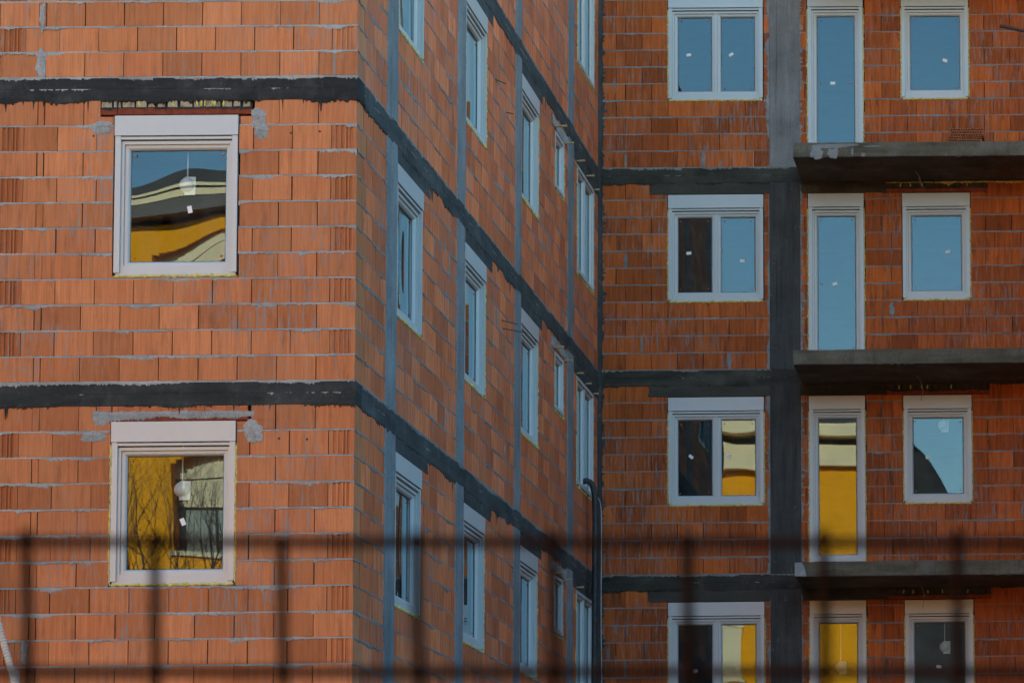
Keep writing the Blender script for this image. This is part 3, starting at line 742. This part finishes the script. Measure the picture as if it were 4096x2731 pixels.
hollow((5.22,D-.95,H*2+.0),R(2),'lower of the two hollow bricks lying on the top balcony')
hollow((5.255,D-.95,H*2+.118),R(-3),'upper of the two hollow bricks lying on the top balcony')

# wrapped lamps hanging in the rooms behind the glass
def lamp(x,y,z,ln,label):
    o=empty('pendant_lamp',(x,y,z)); tag(o,label,'lamp','wrapped lamps hanging behind the windows')
    a=np.linspace(0,math.pi,13); g=MB(); th=np.arange(16)*2*math.pi/16
    G=np.stack([np.stack([.075*math.sin(max(.02,q))*np.cos(th),.075*math.sin(max(.02,q))*np.sin(th),np.full(16,.075*math.cos(q))],-1) for q in a])
    g.grid(G,close=True); g.build('globe',M['lamp'],o,smooth=True)
    c=MB(); c.tube([(0,0,.07),(0.004,0,.07+ln)],.006,6); c.build('cord',M['lamp'],o)
    p=MB(); G=np.array([[(x_,-.02+.01*math.sin(9*x_+z_*14),z_) for z_ in (-.10,0,.05,.08)] for x_ in (-.02,.03,.08)]); p.grid(G); p.build('wrapper',M['lamp'],o)
lamp(-1.64,.20,H-.98,.62,'small white wrapped lamp behind the upper near window that reflects roof eaves')
lamp(-1.65,.20,-.98,.62,'small white wrapped lamp behind the near window reflecting branches')
lamp(3.37,D+.2,-1.30,.6,'small white wrapped lamp behind the lowest door that reflects ochre')
lamp(4.83,D+.2,H-.78,.1,'small white wrapped lamp behind the third row window under the middle balcony')
lamp(4.83,D+.2,-1.03,.35,'small white wrapped lamp behind the dark window at the bottom right')

# ------------------------------------------------------------------ fence in front of the camera
YF=-27.0+3.35
fe=empty('wire_mesh_fence',(6.7,YF,-7.1)); tag(fe,'dark out of focus welded mesh fence close in front of the camera','fence')
def rodx(x0,z0,x1,z1,name='upright_rod'):
    m_=MB(); m_.tube([(x0-6.7,0,z0+7.1),(x1-6.7,.0,z1+7.1)],.0064,8); return m_.build(name,M['rod'],fe,smooth=True)
FXT=[(5.5313,5.5443),(5.6781,5.6880),(5.8232,5.8335),(5.9785,5.9877),(6.1351,6.1422),(6.2900,6.2944),(6.4472,6.4500),(6.6012,6.6022)]
_r=np.random.default_rng(8)
FXT=[(5.5313-.152*i+_r.normal(0,.003),5.545-.152*i) for i in range(9,0,-1)]+FXT+[(6.6012+.153*i+_r.normal(0,.003),6.603+.153*i) for i in range(1,12)]
for i,(xt,xb) in enumerate(FXT):
    zt=-5.028-.0115*(xt-5.53)+_r.normal(0,.002); k_=(zt+7.06)/.176
    rodx(xt,zt,xt+(xb-xt)*k_*.35+(xb-xt)*.65,-7.06)
for j in range(13):
    z=-5.0385-.1505*j
    m_=MB(); m_.tube([(-2.6,.011,z+7.1+.0115*1.4),(2.3,.011,z+7.1-.0115*3.5)],.0062,8); m_.build('cross_rod',M['rod'],fe,smooth=True)

# ------------------------------------------------------------------ the other side of the street
def sbox(name,m,*b):
    m_=MB(); m_.box(*b); o=m_.build(name,M[m]); o['kind']='structure'; return o
sbox('ground','soil',-600,600,-600,600,-7.6,-7.1)
sbox('road','asph',-80,80,-24.9,-17,-7.1,-7.094); sbox('pavement','pave',-80,80,-30.4,-25,-7.1,-6.97); sbox('kerb','pave',-80,80,-25.0,-24.85,-7.1,-6.96)
yb=empty('ochre_house',(-20,-35,-7.1)); tag(yb,'long ochre rendered house with cream cornice seen only as reflections in the windows','house')
YS=-30.5
def yp(name,m,*b,parent=yb,label=None):
    m_=MB(); x0,x1,y0,y1,z0,z1=b; m_.box(x0+20,x1+20,y0+35,y1+35,z0+7.1,z1+7.1); o=m_.build(name,M[m],parent)
    if parent is not yb: o.parent=parent
    return o
WX=[-30.6+3.35*i for i in range(5,9)]          # window centres; -10.5 and -3.8 are among them
hol=[]; 
mb=MB(); rects=[]
for x in WX:
    for z0,z1 in ((6.75,8.45),(3.05,4.75),(-.8,1.0),(-4.6,-2.8)): hol.append((x-.75,x+.75,z0,z1))
for (a,b_,c,d_) in subtract((-17,1.45,-7.1,9.16),hol): mb.box(a+20,b_+20,YS-.55+35,YS+35,c+7.1,d_+7.1)
ywall=mb.build('wall',M['yellow'],yb)
yp('cornice','cream',-7.9,1.55,YS-.3,YS+.30,9.16,9.78); yp('shade_gap_strip','roofm',-17,1.45,YS-.4,YS+.05,9.78,9.98)  # dark strip over the cornice paints the shadow gap below the eave
yp('eave','cream',-17.4,1.9,YS-1,YS+.75,9.98,10.30); yp('eave','cream',-17.4,1.9,YS-1,YS+.65,10.30,10.36)
mb=MB(); mb.hexa([(2.6,-5+.0,17.46),(21.8,-5,17.46),(21.8,5.1,17.46),(2.6,5.1,17.46),(4,-1,18.6),(19,-1,18.6),(19,0,18.6),(4,0,18.6)]); mb.build('roof',M['roofm'],yb)
yp('eave_shade_band','roofm',-17.2,-7.9,YS-.3,YS+.95,9.35,9.95); yp('eave','cream',-17.3,-7.85,YS-.3,YS+1.0,9.951,10.22); yp('gutter','gasket',-17.3,-7.85,YS-.3,YS+.97,10.22,10.30); yp('gutter','cream',-17.3,-7.85,YS-.3,YS+1.06,10.30,10.42)  # dark band under this eave stands in for the shadow it casts
mb=MB(); mb.hexa([(2.8,-5,17.52),(12.1,-5,17.52),(12.1,5.5,17.52),(2.8,5.5,17.52),(3.5,-2,18.9),(11.4,-2,18.9),(11.4,3.0,18.7),(3.5,3.0,18.7)]); mb.build('roof',M['roofm'],yb)
yp('back','yellow',-17,1.45,-39.5,YS-.56,-7.1,9.9)
for (a,b_,c,d_) in hol:
    f=MB(); x0,x1,z0,z1=a+20,b_+20,c+7.1,d_+7.1; y=YS+35
    # arched head: soffit strips that fill the corners of the opening
    for s in range(12):
        xa=x0+(x1-x0)*s/12; xb=x0+(x1-x0)*(s+1)/12; q=((s+.5)/12-.5)*2; zz=z1-.28*(1-math.sqrt(max(0,1-q*q)))-.02
        f.box(xa,xb,y-.12,y-.004,zz,z1+.0)
    fo=f.build('window',M['yellow'],yb)
    deep=.42 if abs((a+b_)/2+10.5)<.2 else .2; low=.45 if deep>.3 else 0
    s=MB(); s.box(x0,x1,y-deep-.02,y-deep+.09,z1-.42,z1)       # shutter box
    for j in range(int((z1-z0-.42)/.055)):
        if z0+j*.055>=z0+low*(z1-z0): s.box(x0+.03,x1-.03,y-deep-.03+.006*(j%2),y-deep+.04,z0+j*.055,z0+j*.055+.05)
    s.build('shutter',M['shutter'],fo)
    if low: s=MB(); s.box(x0,x1,y-deep-.12,y-deep-.06,z0,z1-.42); s.build('curtain',M['curtain'],fo)
    for q in (x0,x1-.04,(x0+x1)/2): s=MB(); s.box(q,q+.04,y-deep-.06,y-deep-.035,z0,z1-.42); s.build('frame',M['gasket'],fo)
    t=MB(); t.box(x0-.08,x1+.08,y-.1,y+.08,z0-.09,z0-.001); t.build('sill',M['cream'],fo)
nb=empty('grey_house',(-27,-35,-7.1)); tag(nb,'low grey house left of the ochre one, outside the picture','house')
mb=MB(); mb.box(-18,9.9,-5,4.2,0,11); mb.build('wall',M['darkwall'],nb)
mb=MB(); mb.hexa([(-18.4,-5.4,11.001),(9.95,-5.4,11.001),(9.95,4.6,11.001),(-18.4,4.6,11.001),(-18.4,-.6,14),(9.95,-.6,14),(9.95,-.2,14),(-18.4,-.2,14)]); mb.build('roof',M['roofm'],nb)
dk=empty('dark_house',(6,-35,-7.1)); tag(dk,'dark hip roofed house seen only as a reflection in the right hand windows','house')
mb=MB(); mb.box(-4.3,34,-4,4.3,0,13.6); mb.build('wall',M['darkwall'],dk)
mb=MB(); mb.hexa([(-4.4,-4.6,13.6),(-2.2,-4.6,13.6),(-2.2,4.8,13.6),(-4.4,4.8,13.6),(-4.4,-.4,17.2),(-4.0,-.4,17.2),(-4.0,4.4,17.1),(-4.4,4.4,17.1)]); mb.hexa([(-2.2,-4.6,13.6),(34.4,-4.6,13.0),(34.4,4.8,13.0),(-2.2,4.8,13.6),(-2.2,-.4,14.6),(34,-.4,14.6),(34,4.2,14.5),(-2.2,4.2,14.5)]); mb.build('roof',M['darkroof'],dk)

eb=empty('brown_house',(36,2,-7.1)); tag(eb,'brown plastered house across the yard to the right, outside the picture','house')
mb=MB(); mb.box(-5,5,-18,22,0,11); mb.build('wall',M['darkwall'],eb); mb=MB(); mb.box(-5.4,5.4,-18.4,22.4,11.001,11.4); mb.build('roof',M['roofm'],eb)
# bare trees by the street
def tree(loc,hgt,seed,label,spread=1.0):
    o=empty('bare_tree',loc); tag(o,label,'tree','bare trees by the street')
    rng=np.random.default_rng(seed); tr=MB(); cr=MB()
    def grow(p,dv,L,r,dep):
        n=5; P=[p]; d_=dv.copy()
        for i in range(n):
            d_=d_+rng.normal(0,.13 if dep else .03,3); d_[2]+=.05; d_/=np.linalg.norm(d_); P.append(P[-1]+d_*L/n)
        P=np.array(P); rr=np.linspace(r,r*.72,n+1); (tr if dep==0 else cr).tube(P,rr,6 if dep<3 else 4,cap=False)
        if dep>=7 or r<.0022: return
        for c in range(6 if dep==0 else (3 if rng.random()<.7 else 2)):
            i=n if (c==0 or dep==0) else int(rng.integers(2,n+1)); q=rng.normal(0,1,3); q-=q@d_*d_; q/=np.linalg.norm(q)+1e-9
            an=rng.uniform(.2,.75)*(0.45 if c==0 else 1); dd=d_*math.cos(an)+q*math.sin(an)*spread; dd/=np.linalg.norm(dd)
            grow(P[i],dd,(1.25 if dep==0 else L*rng.uniform(.68,.86)),rr[i]*(.6 if c==0 else .45) if dep==0 else rr[i]*(.78 if c==0 else .62),dep+1)
    grow(np.zeros(3),np.array([.0,.0,1.]),hgt,.07,0)
    tr.build('trunk',M['bark'],o); cr.build('crown',M['bark'],o)
tree((-7.45,-19.5,-7.1),6.6,4,'bare dark tree reflected in the lower near window')
tree((-8.3,-19.9,-7.1),6.7,9,'bare dark tree behind the first one, reflected at the left of the lower near window')
